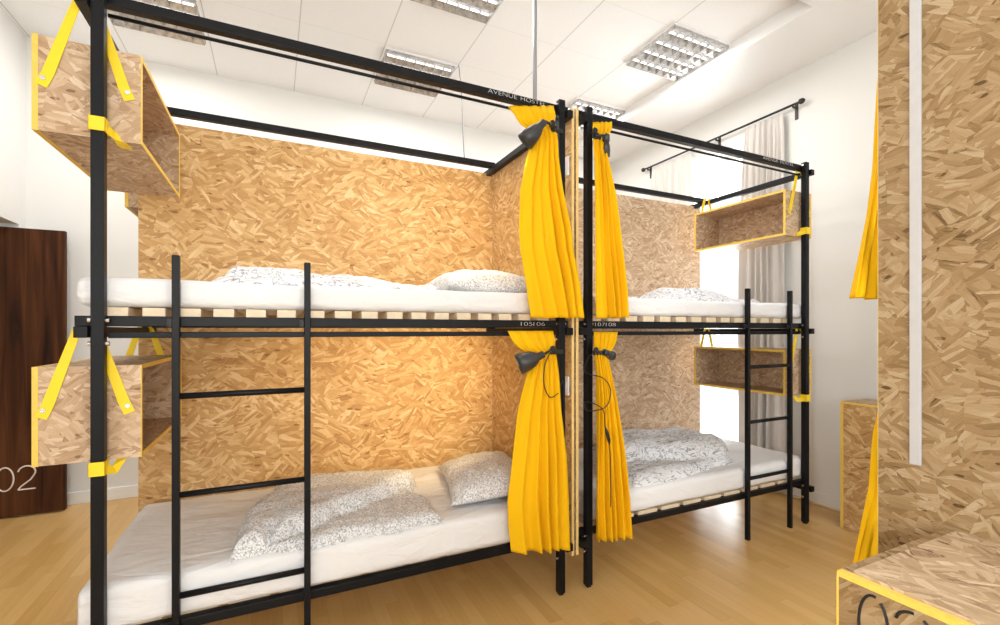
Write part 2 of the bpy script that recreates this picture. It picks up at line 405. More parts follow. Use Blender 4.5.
def window(name, x, y0, y1, z0, z1, ax='x'):
    fr = MB(); w = .06; d = .06
    def bx(a0, a1, c0, c1):
        if ax == 'x': fr.box(x, x + d, a0, a1, c0, c1)
        else: fr.box(a0, a1, x - d, x, c0, c1)
    zt = z0 + (z1 - z0) * .74; ym = (y0 + y1) / 2
    bx(y0, y0 + w, z0, z1); bx(y1 - w, y1, z0, z1); bx(y0 + w, y1 - w, z0, z0 + w); bx(y0 + w, y1 - w, z1 - w, z1)
    bx(y0 + w, y1 - w, zt - w / 2, zt + w / 2); bx(ym - w * .6, ym + w * .6, z0 + w, zt - w / 2)
    if ax == 'x': bx(y0 + w, ym - w * .6, .80, .86); bx(ym + w * .6, y1 - w, .80, .86)
    bx(ym - w * .6, ym + w * .6, zt + w / 2, z1 - w)
    o = struct(name, fr, M['white_paint'], bevel=.006)
    pn = MB()
    if ax == 'x': pn.box(x + .025, x + .031, y0 + .03, y1 - .03, z0 + .03, z1 - .03)
    else: pn.box(y0 + .03, y1 - .03, x - .031, x - .025, z0 + .03, z1 - .03)
    pn.build('pane', M['glass'], o)
    return o
window('window_1', XR + .18, WY0, WY1, WZ0, WZ1)
window('added_window_4', XL - .16, -3.7, -2.4, .8, 3.3)  # unseen window, added to bring in light from the left
window('added_window_2', YF - .1, fx[0][0], fx[0][1], .8, 3.3, 'y')  # unseen window behind the camera, added for daylight
window('added_window_3', YF - .1, fx[1][0], fx[1][1], .8, 3.3, 'y')  # second unseen window added behind the camera for daylight

# dark door leaf with its number
door = MB().box(-1.86, -.937, 2.80, 2.842, .012, 2.30).build('door_1', M['walnut'], origin=(-1.4, 2.82, 0), bevel=.003)
tag(door, 'dark walnut door at the left with pale number 02', 'door', kind='structure')
def digit0(cx, cz, w, h, f):
    return [f(cx + w / 2 * math.sin(a) * (1 if abs(math.sin(a)) < 2 else 1), cz + h / 2 * math.cos(a)) for a in [2 * PI * i / 28 for i in range(29)]]
def digit2(cx, cz, w, h, f):
    r = w / 2; top = cz + h / 2 - r * .95
    p = [(cx + r * math.cos(a), top + r * .95 * math.sin(a)) for a in [PI * (.95 - i * 1.10 / 12) for i in range(13)]]
    x, z = p[-1]; p += [(cx + r * .45, cz - h * .10), (cx - r * .65, cz - h * .36), (cx - r, cz - h / 2), (cx - r + .01 * w, cz - h / 2), (cx + r, cz - h / 2)]
    return [f(*q) for q in p]
dn = MB(); ff = lambda x, z: (x, 2.797, z)
dn.tube(digit2(-1.17, .312, .104, .185, ff), .0055, 8); dn.tube(digit0(-1.30, .312, .104, .185, ff), .0055, 8)
dn.build('number_lettering', M['pink_ink'], door)
MB().tube([(-.975, 2.80, 1.05), (-.975, 2.755, 1.05), (-1.09, 2.752, 1.05)], .009, 10).build('handle', M['chrome'], door, smooth=True)

# ------------------------------------------------------------------ bunk beds
PW, LEN, DEP = .04, 2.08, 1.10
ZT, ZM, ZL = 2.722, 1.50, .285                                   # undersides of the three rail levels
HT = 2.776
def make_bunk(label, x0, yb, fl, inner, number, slats=True, panels=True, letters=True, bmat='osb', x_in=None):
    """fl=+1: front faces -y; inner: side of the end panel (+1 right, -1 left)"""
    root = thing('bunk_bed', (x0, yb, 0), label, 'bunk bed', 'black steel bunk beds')
    def B(mb, x0_, x1_, a, b, z0, z1):
        ya, yc = sorted((yb + fl * a, yb + fl * b)); mb.box(x0_, x1_, ya, yc, z0, z1); return mb
    x1 = x0 + LEN
    oL, oR = (.057, .045) if inner > 0 else (.037, .057)
    for xa in (x0, x1 - PW):
        for a in (0, 1.12):
            p = B(MB(), xa, xa + PW, a, a + PW, .012, HT if a == 0 else 2.69).build('post', M['steel'], root, bevel=.003)
            B(MB(), xa + .006, xa + PW - .006, a + .006, a + PW - .006, 0, .012).build('foot', M['black'], p, bevel=.002)
    for z in (ZT, ZM, ZL):
        for a in (.04, 1.02):
            B(MB(), x0 - oL, x1 + oR, a, a + PW, z, z + PW).build('rail', M['steel'], root, bevel=.0025)
        for s in (-1, 1):
            xa = x0 - .045 if s < 0 else x1 + .005
            B(MB(), xa, xa + PW, -.012 if fl > 0 or inner > 0 else .03, 1.16, z - .042, z - .0005).build('end_rail', M['steel'], root, bevel=.0025)
    y = yb + fl * .05
    MB().tube([(x0 + PW, y, 2.685), (x1 - PW, y, 2.685)], .0075, 10).build('curtain_rod', M['steel'], root, smooth=True)
    B(MB(), x0 + PW, x1 - PW, .046, .062, 1.455, 1.479).build('curtain_rod', M['steel'], root, bevel=.003)
    # bolts at the joints
    for xa, d in ((x0, 1), (x1 - PW, -1)):
        for z in (ZT + .03, ZM + .022, ZM - .065, ZL + .012, ZL - .075):
            for sx in (-.004, PW + .004):
                MB().tube([(xa + sx - .008, yb + fl * .02, z), (xa + sx + .008, yb + fl * .02, z)], [.009, .009], 10).build('bolt', M['chrome'], root, smooth=False)
    if slats:
        for z, s0, pitch, wd, th, n in ((ZM + PW, .026, .119, .075, .034, 17) if inner > 0 else (ZM + PW, .048, .140, .092, .034, 14), (ZL + PW, .045, .195, .158, .022, 10)):
            for k in range(n):
                xs = x0 + s0 + pitch * k
                B(MB(), xs, xs + wd, .052 if z > 1 else (.080 if inner > 0 else .060), 1.055, z, z + th).build('slat', M['slat'], root, bevel=.002)
    xo = x0 - .09 if inner > 0 else x0 - .047
    xe = x1 + .055 if inner > 0 else x1 + .09
    if panels:
        for z0, z1 in ((1.47, 2.70), (.20, 1.462)):
            B(MB(), xo, xe, 1.10, 1.118, z0, z1).build('back_panel', M[bmat], root)
    if inner > 0: pa, pb = x1 + .055, x1 + .072
    else: pa, pb = x0 - .064, x0 - .047
    pn = B(MB(), pa, pb, .02, 1.118 if not panels else 1.099, .20 if slats else .0, 2.754).build('end_panel', M[bmat], root)
    e = MB(); B(e, pa, pb, .0188, .0200, .20 if slats else .0, 2.754); e.build('edge_trim', M['pale_edge'], pn)
    yf = yb + fl * .04 - fl * .0008
    if letters:
        for s, xt, z, w, h in letters:
            lettering('lettering', s, h, (xt, yf, z), (PI / 2, 0, 0), M['lettering'], root, width=w, off=-.0009)
    return root

bunkL = make_bunk('long black steel bunk bed on the left, nearest, with boards glowing warm', 0, 0, 1, 1, '105',
                  letters=[('AVENUE', 1.622, 2.7365, .172, .031), ('HOSTEL', 1.818, 2.7365, .160, .031), ('105', 1.819, 1.510, .070, .031), ('106', 1.898, 1.510, .072, .031)])
bunkR = make_bunk('black steel bunk bed on the right, beside the curtained window', 2.229, 0, 1, -1, '107',
                  letters=[('AVENUE', 3.824, 2.7365, .172, .031), ('HOSTEL', 4.020, 2.7365, .160, .031), ('107', 2.316, 1.510, .070, .031), ('108', 2.395, 1.510, .072, .031)], bmat='osb_pale')
bunkO = make_bunk('bunk bed at the right edge of the photo, behind its tall strand board end panel', 2.320, -1.405, -1, -1, '103', slats=False, panels=False, letters=None, bmat='osb_dark')
bunkB = make_bunk('bunk bed standing back to back behind the left bunk', 0, 2.33, -1, 1, '101', slats=False, panels=False, letters=None)

# ladders
def make_ladder(label, xa, xb):
    root = thing('ladder', (xa, .012, 0), label, 'ladder', 'bunk bed ladders')
    for x in (xa, xb): MB().box(x, x + .026, .006, .036, 0, 1.782).build('stile', M['steel'], root, bevel=.003)
    for z in (1.224, .832, .432): MB().tube([(xa + .024, .02, z), (xb + .002, .02, z)], .0125, 12).build('rung', M['steel'], root, smooth=True)
    for x in (xa, xb):
        MB().box(x - .018, x, .022, .0395, 1.497, 1.53).box(x - .012, x, .012, .024, 1.503, 1.522).build('hook', M['black'], root, bevel=.002)
    return root
make_ladder('black steel ladder leaning on the left bunk bed', .247, .728)
make_ladder('black steel ladder at the right end of the right bunk', 3.618, 4.092)

# ------------------------------------------------------------------ hanging storage boxes
def strap_pts(y, xt, zt, xb, zb): return [(xt, y, zt), (xb, y, zb)]
def make_box(label, xc, y0, y1, z0, z1, op, post_y, mat, straps_at=(1, 1), tie=True, rail_z=2.70):
    """op=+1: open towards +x"""
    w = .32; t = .016
    xa, xb = xc - w / 2, xc + w / 2
    root = thing('storage_box', (xc, (y0 + y1) / 2, z0), label, 'storage box', 'strand board boxes hung on yellow straps')
    if op > 0: bx0, bx1, i0, i1 = xa, xa + t, xa + t, xb - .001
    else: bx0, bx1, i0, i1 = xb - t, xb, xa + .001, xb - t
    MB().box(bx0, bx1, y0 + .001, y1 - .001, z0 + .001, z1 - .001).build('back_panel', mat, root)
    MB().box(i0, i1, y0, y0 + t, z0, z1).build('end_panel', mat, root)
    MB().box(i0, i1, y1 - t, y1, z0, z1).build('end_panel', mat, root)
    MB().box(i0, i1, y0 + t, y1 - t, z1 - t, z1).build('top_panel', mat, root)
    MB().box(i0, i1, y0 + t, y1 - t, z0, z0 + t).build('bottom_panel', mat, root)
    e = MB(); q = .0015
    f0, f1 = (xb - .001, xb + q) if op > 0 else (xa - q, xa + .001)
    e.box(f0, f1, y0 - q, y0 + t, z0 - q, z1 + q).box(f0, f1, y1 - t, y1 + q, z0 - q, z1 + q)
    e.box(f0, f1, y0 + t, y1 - t, z1 - t, z1 + q).box(f0, f1, y0 + t, y1 - t, z0 - q, z0 + t)
    g0, g1 = (bx0 - q, bx1) if op > 0 else (bx0, bx1 + q)
    e.box(g0, g1, y0 - q, y0 + .001, z0 - q, z1 + q).box(g0, g1, y1 - .001, y1 + q, z0 - q, z1 + q)
    e.box(g0, g1, y0 + .001, y1 - .001, z1 - .001, z1 + q).box(g0, g1, y0 + .001, y1 - .001, z0 - q, z0 + .001)
    e.build('edge_trim', M['soft_yellow'], root)
    c = xc + (-.005 if op > 0 else .005)
    for on, ye, sg in ((straps_at[0], y0, -1), (straps_at[1], y1, 1)):
        if not on: continue
        for s in (-1, 1):
            xt = c + s * .040; xbm = c + s * .130
            zb = z1 - .185
            ys = ye + sg * .0045
            m = MB().ribbon([(c + s * .018, ys - sg * .012, rail_z + .024), (c + s * .030, ys - sg * .002, rail_z + .006), (xt, ys, rail_z - .03), (xbm - s * .02, ys, zb + .05), (xbm, ys, zb)], [.022, .026, .028, .036, .036], .003, (1, 0, 0))
            so = m.build('strap', M['strap'], root)
            MB().tube([(xbm - s * .006, ys, zb + .028), (xbm - s * .006, ys + sg * .006, zb + .028)], .0085, 12).build('bolt', M['chrome'], so)
    if tie:                                                      # strap round the bed post
        px = post_y; zt = z0 + (.035 if z0 > 2 else -.018); h = .052
        m = MB(); g = .0035
        ring = [(px - .02 - g, -g), (px + .02 + g, -g), (px + .02 + g, .04 + g), (px - .02 - g, .04 + g), (px - .02 - g, -g)]
        for k in range(4):
            (xx0, yy0), (xx1, yy1) = ring[k], ring[k + 1]
            m.box(min(xx0, xx1) - .002, max(xx0, xx1) + .002, min(yy0, yy1) - .002, max(yy0, yy1) + .002, zt - h / 2, zt + h / 2)
        m.build('post_strap', M['strap'], root, bevel=.0015)
        sgn = 1 if op > 0 else -1
        MB().ribbon([(px + sgn * .026, .02, zt - .01), (px + sgn * .040, .05, zt - .02), (px + sgn * .055, .075, z0 - .004), (px + sgn * .06, .13, z0 - .004)], .034, .003, [(0, 0, 1), (0, .3, 1), (1, 0, .2), (1, 0, 0)]).build('post_strap', M['strap'], root)
    return root
make_box('upper strand board box on the left bunk, hung near the ceiling', -.020, .060, .885, 2.215, 2.562, 1, .02, M['osb_pale'])
make_box('lower strand board box on the left bunk, hung beside the dark door', -.020, .060, .930, .990, 1.350, 1, .02, M['osb_pale'], rail_z=1.478)
make_box('upper open strand board box hung at the window end of the right bunk', 4.272, .060, .915, 2.213, 2.560, -1, 4.289, M['osb_pale'])
make_box('lower open strand board box behind the ladder of the right bunk', 4.272, .060, .915, .985, 1.335, -1, 4.289, M['osb_pale'], rail_z=1.478)
make_box('strand board box on the rear bunk, peeping out below the upper left box', -.020, 1.225, 2.060, 2.213, 2.560, 1, .02, M['osb_pale'], tie=False)

# ------------------------------------------------------------------ bedding
def rounded_box(x0, x1, y0, y1, z0, z1, r, step, amp, seed, sag=0.0, front_drop=0.0):
    bm = bmesh.new()
    nx, ny, nz = max(2, int((x1 - x0) / step)), max(2, int((y1 - y0) / step)), max(4, int((z1 - z0) / (step * .7)))
    vs = {}
    def gv(i, j, k):
        if (i, j, k) not in vs:
            p = Vector((x0 + (x1 - x0) * i / nx, y0 + (y1 - y0) * j / ny, z0 + (z1 - z0) * k / nz))
            q = Vector((min(max(p.x, x0 + r), x1 - r), min(max(p.y, y0 + r), y1 - r), min(max(p.z, z0 + r), z1 - r)))
            d = p - q
            if d.length > 1e-6:
                m = max(abs(d.x), abs(d.y), abs(d.z)); n = d.normalized(); p = q + n * m
            else: n = Vector((0, 0, 1))
            a = noise.noise(Vector((p.x * 3.2, p.y * 9, p.z * 9 + seed))) * amp + noise.noise(Vector((p.x * 11, p.y * 16, p.z * 20 + seed))) * amp * .35
            p = p + n * a
            top = (p.z - z0) / (z1 - z0)
            p.z -= sag * top * math.sin(PI * min(max((p.y - y0) / (y1 - y0), 0), 1)) * math.sin(PI * min(max((p.x - x0) / (x1 - x0), 0), 1))
            vs[i, j, k] = bm.verts.new(p)
        return vs[i, j, k]
    for i in range(nx):
        for j in range(ny):
            for k in (0, nz):
                q = [gv(i, j, k), gv(i + 1, j, k), gv(i + 1, j + 1, k), gv(i, j + 1, k)]; bm.faces.new(q if k else q[::-1])
    for i in range(nx):
        for k in range(nz):
            for j in (0, ny):
                q = [gv(i, j, k), gv(i + 1, j, k), gv(i + 1, j, k + 1), gv(i, j, k + 1)]; bm.faces.new(q if j == 0 else q[::-1])
    for j in range(ny):
        for k in range(nz):
            for i in (0, nx):
                q = [gv(i, j, k), gv(i, j + 1, k), gv(i, j + 1, k + 1), gv(i, j, k + 1)]; bm.faces.new(q if i else q[::-1])
    m = MB(); bm.verts.index_update()
    m.v = [tuple(v.co) for v in bm.verts]; m.f = [tuple(v.index for v in f.verts) for f in bm.faces]; bm.free()
    return m
def mattress(label, x0, x1, z0, z1, seed, sag=.008):
    o = rounded_box(x0, x1, .047, 1.05, z0, z1, .035, .028, .006, seed, sag).build('mattress', M['sheet'], origin=((x0 + x1) / 2, .55, z0), smooth=True)
    return tag(o, label, 'mattress', 'mattresses in white sheets')
mattress('white sheeted mattress on the upper left bunk', -.058, 2.03, 1.576, 1.690, 1.3)
mattress('white sheeted mattress on the lower left bunk', -.058, 2.03, .3315, .512, 5.1)
mattress('white sheeted mattress on the upper right bunk', 2.28, 4.36, 1.576, 1.690, 9.7)
mattress('white sheeted mattress on the lower right bunk', 2.28, 4.34, .349, .500, 13.2)

def seg_d(p, a, b):
    ab = (b[0] - a[0], b[1] - a[1]); t = ((p[0] - a[0]) * ab[0] + (p[1] - a[1]) * ab[1]) / (ab[0] ** 2 + ab[1] ** 2 + 1e-12)
    t = min(1, max(0, t)); return math.hypot(p[0] - a[0] - ab[0] * t, p[1] - a[1] - ab[1] * t)
def poly_d(p, poly):
    ins = False; d = 9; n = len(poly)
    for i in range(n):
        a, b = poly[i], poly[(i + 1) % n]
        d = min(d, seg_d(p, a, b))
        if (a[1] > p[1]) != (b[1] > p[1]) and p[0] < (b[0] - a[0]) * (p[1] - a[1]) / (b[1] - a[1]) + a[0]: ins = not ins
    return d if ins else -d
def duvet(label, pieces, zb, mat, seed, wr=.012, step=.013):
    xs = [p[0] for pc in pieces for p in pc[0]]; ys = [p[1] for pc in pieces for p in pc[0]]
    x0, x1, y0, y1 = min(xs) - .03, max(xs) + .03, min(ys) - .03, max(ys) + .03
    nx, ny = int((x1 - x0) / step), int((y1 - y0) / step)
    H = {}
    for i in range(nx + 1):
        for j in range(ny + 1):
            p0 = (x0 + i * step, y0 + j * step)
            p = (p0[0] + noise.noise(Vector((p0[0] * 7, p0[1] * 7, seed))) * .022, p0[1] + noise.noise(Vector((p0[0] * 7, p0[1] * 7, seed + 9))) * .022)
            h = 0
            for poly, hh, r, base in pieces:
                d = poly_d(p, poly)
                if d > 0:
                    q = 1 - min(d / r, 1); s = math.sqrt(max(0, 1 - q * q))
                    h = max(h, base * min(1, d / .02) + hh * s)
            if h > 0:
                f = min(1, h / .03)
                w = noise.noise(Vector((p0[0] * 5 + seed, p0[1] * 8, seed))) + .6 * abs(noise.noise(Vector((p0[0] * 12, p0[1] * 15, seed + 3)))) + .3 * noise.noise(Vector((p0[0] * 30, p0[1] * 30, seed + 5)))
                h = max(.002, h + f * w * wr)
            H[i, j] = h
    mb = MB(); idx = {}
    def gi(i, j):
        if (i, j) not in idx:
            idx[i, j] = len(mb.v); mb.v.append((x0 + i * step, y0 + j * step, zb + H[i, j]))
        return idx[i, j]
    for i in range(nx):
        for j in range(ny):
            if max(H[i, j], H[i + 1, j], H[i, j + 1], H[i + 1, j + 1]) > 0:
                mb.f.append((gi(i, j), gi(i + 1, j), gi(i + 1, j + 1), gi(i, j + 1)))
    o = mb.build('duvet', mat, origin=((x0 + x1) / 2, (y0 + y1) / 2, zb), smooth=True)
    return tag(o, label, 'duvet', 'folded patterned duvets')
ZLo, ZUp = .505, 1.684
duvet('grey scribble patterned duvet folded on the lower left bunk',
      [([(.446, .075), (.44, .20), (.50, .62), (.60, .74), (.70, .76), (.70, .30), (.58, .08)], .10, .09, 0),
       ([(.60, .76), (.80, .88), (1.33, .76), (1.41, .66), (1.345, .55), (.60, .085)], .115, .07, .0),
       ([(.56, .075), (1.30, .55), (1.40, .42), (1.385, .085), (1.10, .07), (.80, .068)], .045, .05, .0)],
      ZLo, M['scribble'], 2.2, wr=.010)
duvet('crumpled grey patterned duvet on the upper left bunk',
      [([(.34, .30), (.36, .80), (.9, .92), (1.46, .80), (1.50, .40), (1.0, .28), (.7, .26)], .058, .07, .0),
       ([(.37, .40), (.40, .72), (.74, .80), (.82, .50), (.6, .36)], .128, .09, .0),
       ([(.64, .40), (.68, .78), (1.12, .82), (1.30, .55), (.98, .36)], .100, .12, .0)], ZUp, M['streak'], 7.7, wr=.018)
duvet('crumpled grey patterned duvet on the upper right bunk',
      [([(3.06, .25), (3.06, .75), (3.6, .85), (4.22, .75), (4.24, .35), (3.7, .22)], .055, .08, 0),
       ([(3.20, .40), (3.25, .72), (3.95, .76), (4.08, .45), (3.6, .34)], .128, .14, 0)], ZUp, M['streak'], 11.5, wr=.018)
duvet('grey streaked duvet rolled on the lower right bunk',
      [([(2.55, .30), (2.66, .085), (3.0, .075), (3.45, .16), (3.72, .20), (3.60, .55), (2.7, .6)], .055, .06, 0),
       ([(2.62, .42), (2.75, .70), (3.25, .96), (3.80, .80), (3.86, .34), (3.68, .20), (3.40, .22), (2.95, .40)], .165, .15, 0)], ZLo - .012, M['streak'], 15.1, wr=.020)

def pillow(label, c, sx, sy, h, rz, tilt, mat, seed):
    n = 30; top = []; bot = []
    for i in range(n + 1):
        rt, rb = [], []
        for j in range(n + 1):
            u, v = -1 + 2 * i / n, -1 + 2 * j / n
            pin = 1 - .10 * (1 - abs(u) ** 2) * abs(v) ** 3 - .0
            pin2 = 1 - .10 * (1 - abs(v) ** 2) * abs(u) ** 3
            x, y = u * sx * pin2, v * sy * pin
            t = (max(0, 1 - abs(u) ** 2.6) * max(0, 1 - abs(v) ** 2.6)) ** .55
            w = noise.noise(Vector((u * 3 + seed, v * 3, seed))) * .010 + noise.noise(Vector((u * 8, v * 8, seed))) * .005
            rt.append(Vector((x, y, h * t * .62 + w * min(1, t * 3)))); rb.append(Vector((x, y, -h * t * .38)))
        top.append(rt); bot.append(rb)
    R = Matrix.Rotation(rz, 3, 'Z') @ Matrix.Rotation(tilt[0], 3, 'X') @ Matrix.Rotation(tilt[1], 3, 'Y')
    C = Vector(c)
    mb = MB().grid([[C + R @ p for p in r] for r in top]).grid([[C + R @ p for p in r] for r in bot])
    o = mb.build('pillow', mat, origin=c, smooth=True)
    bm = bmesh.new(); bm.from_mesh(o.data); bmesh.ops.remove_doubles(bm, verts=bm.verts, dist=1e-5); bmesh.ops.recalc_face_normals(bm, faces=bm.faces); bm.to_mesh(o.data); bm.free()
    return tag(o, label, 'pillow', 'patterned pillows')
pillow('plump grey scribble patterned pillow on the lower left bunk', (1.78, .46, .578), .25, .37, .17, -.22, (.0, -.12), M['scribble'], 3.3)
pillow('grey scribble patterned pillow on the upper left bunk', (1.745, .42, 1.740), .32, .25, .17, .03, (.0, 0), M['scribble'], 8.1)

# ------------------------------------------------------------------ curtains
def interp_rows(rows, n):
    out = []; m = len(rows) - 1
    # parametrise by height
    zs = [(r[0] + r[2]) / 2 for r in rows]
    for i in range(n + 1):
        z = zs[0] + (zs[-1] - zs[0]) * i / n
        k = 0
        while k < m - 1 and z < zs[k + 1]: k += 1
        t = (z - zs[k]) / (zs[k + 1] - zs[k]); t = min(1, max(0, t))
        out.append([a + (b - a) * t for a, b in zip(rows[k], rows[k + 1])])
    return out
def curtain(label, rows, folds, seed, nv=70, nu=90, mat='curtain', axis='x', hem=.006, name='curtain', group='yellow bunk curtains', th=.003):
    R = interp_rows(rows, nv); P = []
    rnd = random.Random(seed); ph = [rnd.uniform(-.6, .6) for _ in range(folds + 2)]; am = [rnd.uniform(.6, 1.25) for _ in range(folds + 2)]
    for i, (za, xa, zb, xb, yc, amp) in enumerate(R):
        row = []; g = i / nv
        for j in range(nu + 1):
            u = j / nu
            uu = u + .05 * math.sin(2.2 * PI * u + seed) * (.4 + .6 * g)
            a = uu * folds; k = min(folds, max(0, int(a)))
            s = math.sin(2 * PI * a + ph[k] * .5 + .5 * math.sin(3 * g + seed))
            y = yc - .020 * min(1, g * 5) + 1.8 * amp * min(1, .45 + 2 * g) * am[k] * (s + .25 * math.sin(4 * PI * a + k)) * (.75 + .25 * math.sin(2 * g * PI + k))
            y += amp * .75 * math.exp(-((g - .12) / .10) ** 2) * math.sin(2 * PI * a * 3 + 5 * g)
            x = xa + (xb - xa) * u + amp * .25 * math.cos(2 * PI * a + seed)
            z = za + (zb - za) * u + (hem * math.sin(2 * PI * a * .5 + seed) * max(0, g - .8) * 5 * .5)
            row.append((x, y, z) if axis == 'x' else (y, x, z))
        P.append(row)
    o0 = ((rows[0][1] + rows[0][3]) / 2, rows[-1][4], rows[-1][0]) if axis == 'x' else (rows[-1][4], (rows[0][1] + rows[0][3]) / 2, rows[-1][0])
    o = MB().grid(P).build(name, M[mat], origin=o0, smooth=True, solid=th)
    return tag(o, label, 'curtain', group)
UL = [(2.685, 1.741, 2.744, 2.024, 0.03, 0.012), (2.633, 1.755, 2.683, 2.005, -0.01, 0.012), (2.573, 1.781, 2.612, 1.986, -0.03, 0.01), (2.541, 1.83, 2.57, 1.986, -0.04, 0.008), (2.497, 1.839, 2.525, 1.995, -0.035, 0.01), (2.389, 1.817, 2.419, 2.005, -0.034, 0.014), (2.225, 1.781, 2.258, 2.031, -0.036, 0.016), (2.013, 1.769, 2.042, 2.084, -0.038, 0.018), (1.908, 1.775, 1.932, 2.097, -0.038, 0.018), (1.752, 1.805, 1.767, 2.137, -0.038, 0.018), (1.646, 1.823, 1.656, 2.158, -0.038, 0.018), (1.551, 1.842, 1.555, 2.171, -0.038, 0.018)]
LL = [(1.482, 1.73, 1.482, 2.011, 0.015, 0.010), (1.434, 1.743, 1.432, 2.005, -0.012, 0.012), (1.392, 1.769, 1.389, 1.986, -0.03, 0.01), (1.36, 1.836, 1.356, 1.986, -0.04, 0.008), (1.317, 1.833, 1.312, 1.995, -0.035, 0.01), (1.196, 1.802, 1.185, 2.012, -0.034, 0.014), (1.066, 1.767, 1.047, 2.022, -0.036, 0.016), (0.858, 1.735, 0.823, 2.05, -0.038, 0.018), (0.601, 1.698, 0.543, 2.068, -0.038, 0.018), (0.469, 1.706, 0.403, 2.074, -0.038, 0.018), (0.335, 1.722, 0.283, 2.08, -0.038, 0.018)]
UR = [(2.701, 2.285, 2.728, 2.424, 0.02, 0.010), (2.633, 2.255, 2.657, 2.384, -0.02, 0.01), (2.583, 2.24, 2.6, 2.332, -0.04, 0.008), (2.512, 2.243, 2.523, 2.314, -0.035, 0.01), (2.4, 2.247, 2.416, 2.354, -0.032, 0.012), (2.229, 2.247, 2.247, 2.398, -0.034, 0.014), (1.944, 2.247, 1.958, 2.435, -0.036, 0.016), (1.715, 2.247, 1.724, 2.465, -0.038, 0.018), (1.556, 2.254, 1.558, 2.48, -0.038, 0.018)]
LR = [(1.476, 2.285, 1.475, 2.462, 0.015, 0.010), (1.418, 2.262, 1.416, 2.422, -0.012, 0.01), (1.362, 2.24, 1.36, 2.353, -0.04, 0.008), (1.316, 2.25, 1.314, 2.336, -0.035, 0.01), (1.202, 2.254, 1.196, 2.369, -0.032, 0.012), (1.087, 2.254, 1.078, 2.398, -0.034, 0.014), (0.802, 2.254, 0.78, 2.45, -0.036, 0.016), (0.516, 2.248, 0.477, 2.485, -0.038, 0.018), (0.298, 2.252, 0.262, 2.505, -0.038, 0.018)]
curtain('yellow curtain tied back on the upper left bunk', UL, 5, 1)
curtain('yellow curtain tied back on the lower left bunk', LL, 5, 2)
curtain('yellow curtain tied back on the upper right bunk', UR, 4, 3)
curtain('yellow curtain tied back on the lower right bunk, with a black cable', LR, 5, 4)
OU = [(2.66, 2.40, 2.66, 2.66, -1.42, .008), (2.50, 2.40, 2.50, 2.50, -1.36, .007), (2.3, 2.42, 2.3, 2.51, -1.335, .008), (2.026, 2.386, 2.026, 2.53, -1.335, .010), (1.857, 2.345, 1.857, 2.54, -1.335, .011), (1.59, 2.252, 1.585, 2.56, -1.335, .012)]
OL = [(1.455, 2.42, 1.455, 2.66, -1.42, .008), (1.34, 2.41, 1.34, 2.50, -1.36, .007), (1.15, 2.42, 1.15, 2.50, -1.335, .010), (.963, 2.386, .963, 2.52, -1.335, .010), (.775, 2.299, .775, 2.54, -1.335, .011), (.30, 2.10, .26, 2.56, -1.335, .013)]
curtain('yellow curtain peeping out high beside the tall board at the right', OU, 5, 5)
curtain('yellow curtain peeping out low behind the numbered chest', OL, 5, 6)

# window drapes on a black rod
xr = XR - .055
def drape(label, y0, y1, seed, zt=3.455):
    rows = [(zt, y0, zt, y1, xr, .018), (3.3, y0 - .01, 3.3, y1 + .01, xr, .022), (2.2, y0 - .03, 2.2, y1 + .03, xr - .004, .028), (.04, y0 - .05, .04, y1 + .04, xr - .012, .034)]
    curtain(label, rows, 6, seed, nv=40, nu=100, mat='drape', axis='y', name='window_curtain', group='pale window curtains')
drape('pale beige curtain on the near side of the window', .50, .86, 3)
drape('pale beige curtain on the far side of the window', 1.53, 2.12, 8)
rod = thing('curtain_rod', (xr, .4, 3.485), 'thin black curtain rod above the window', 'curtain rod')
MB().tube([(xr, .33, 3.482), (xr, 2.26, 3.482)], .010, 10).build('rod', M['black'], rod, smooth=True)
for y in (.325, 2.265): MB().tube([(xr, y - .025, 3.482), (xr, y - .01, 3.482), (xr, y + .012, 3.482), (xr, y + .025, 3.482)], [.012, .024, .024, .012], 12).build('finial', M['black'], rod, smooth=True)
for y in (.40, 2.19, 1.2):
    m = MB().box(XR - .008, XR, y - .014, y + .014, 3.36, 3.50).box(xr - .006, XR - .004, y - .007, y + .007, 3.455, 3.471)
    m.build('bracket', M['black'], rod, bevel=.002)

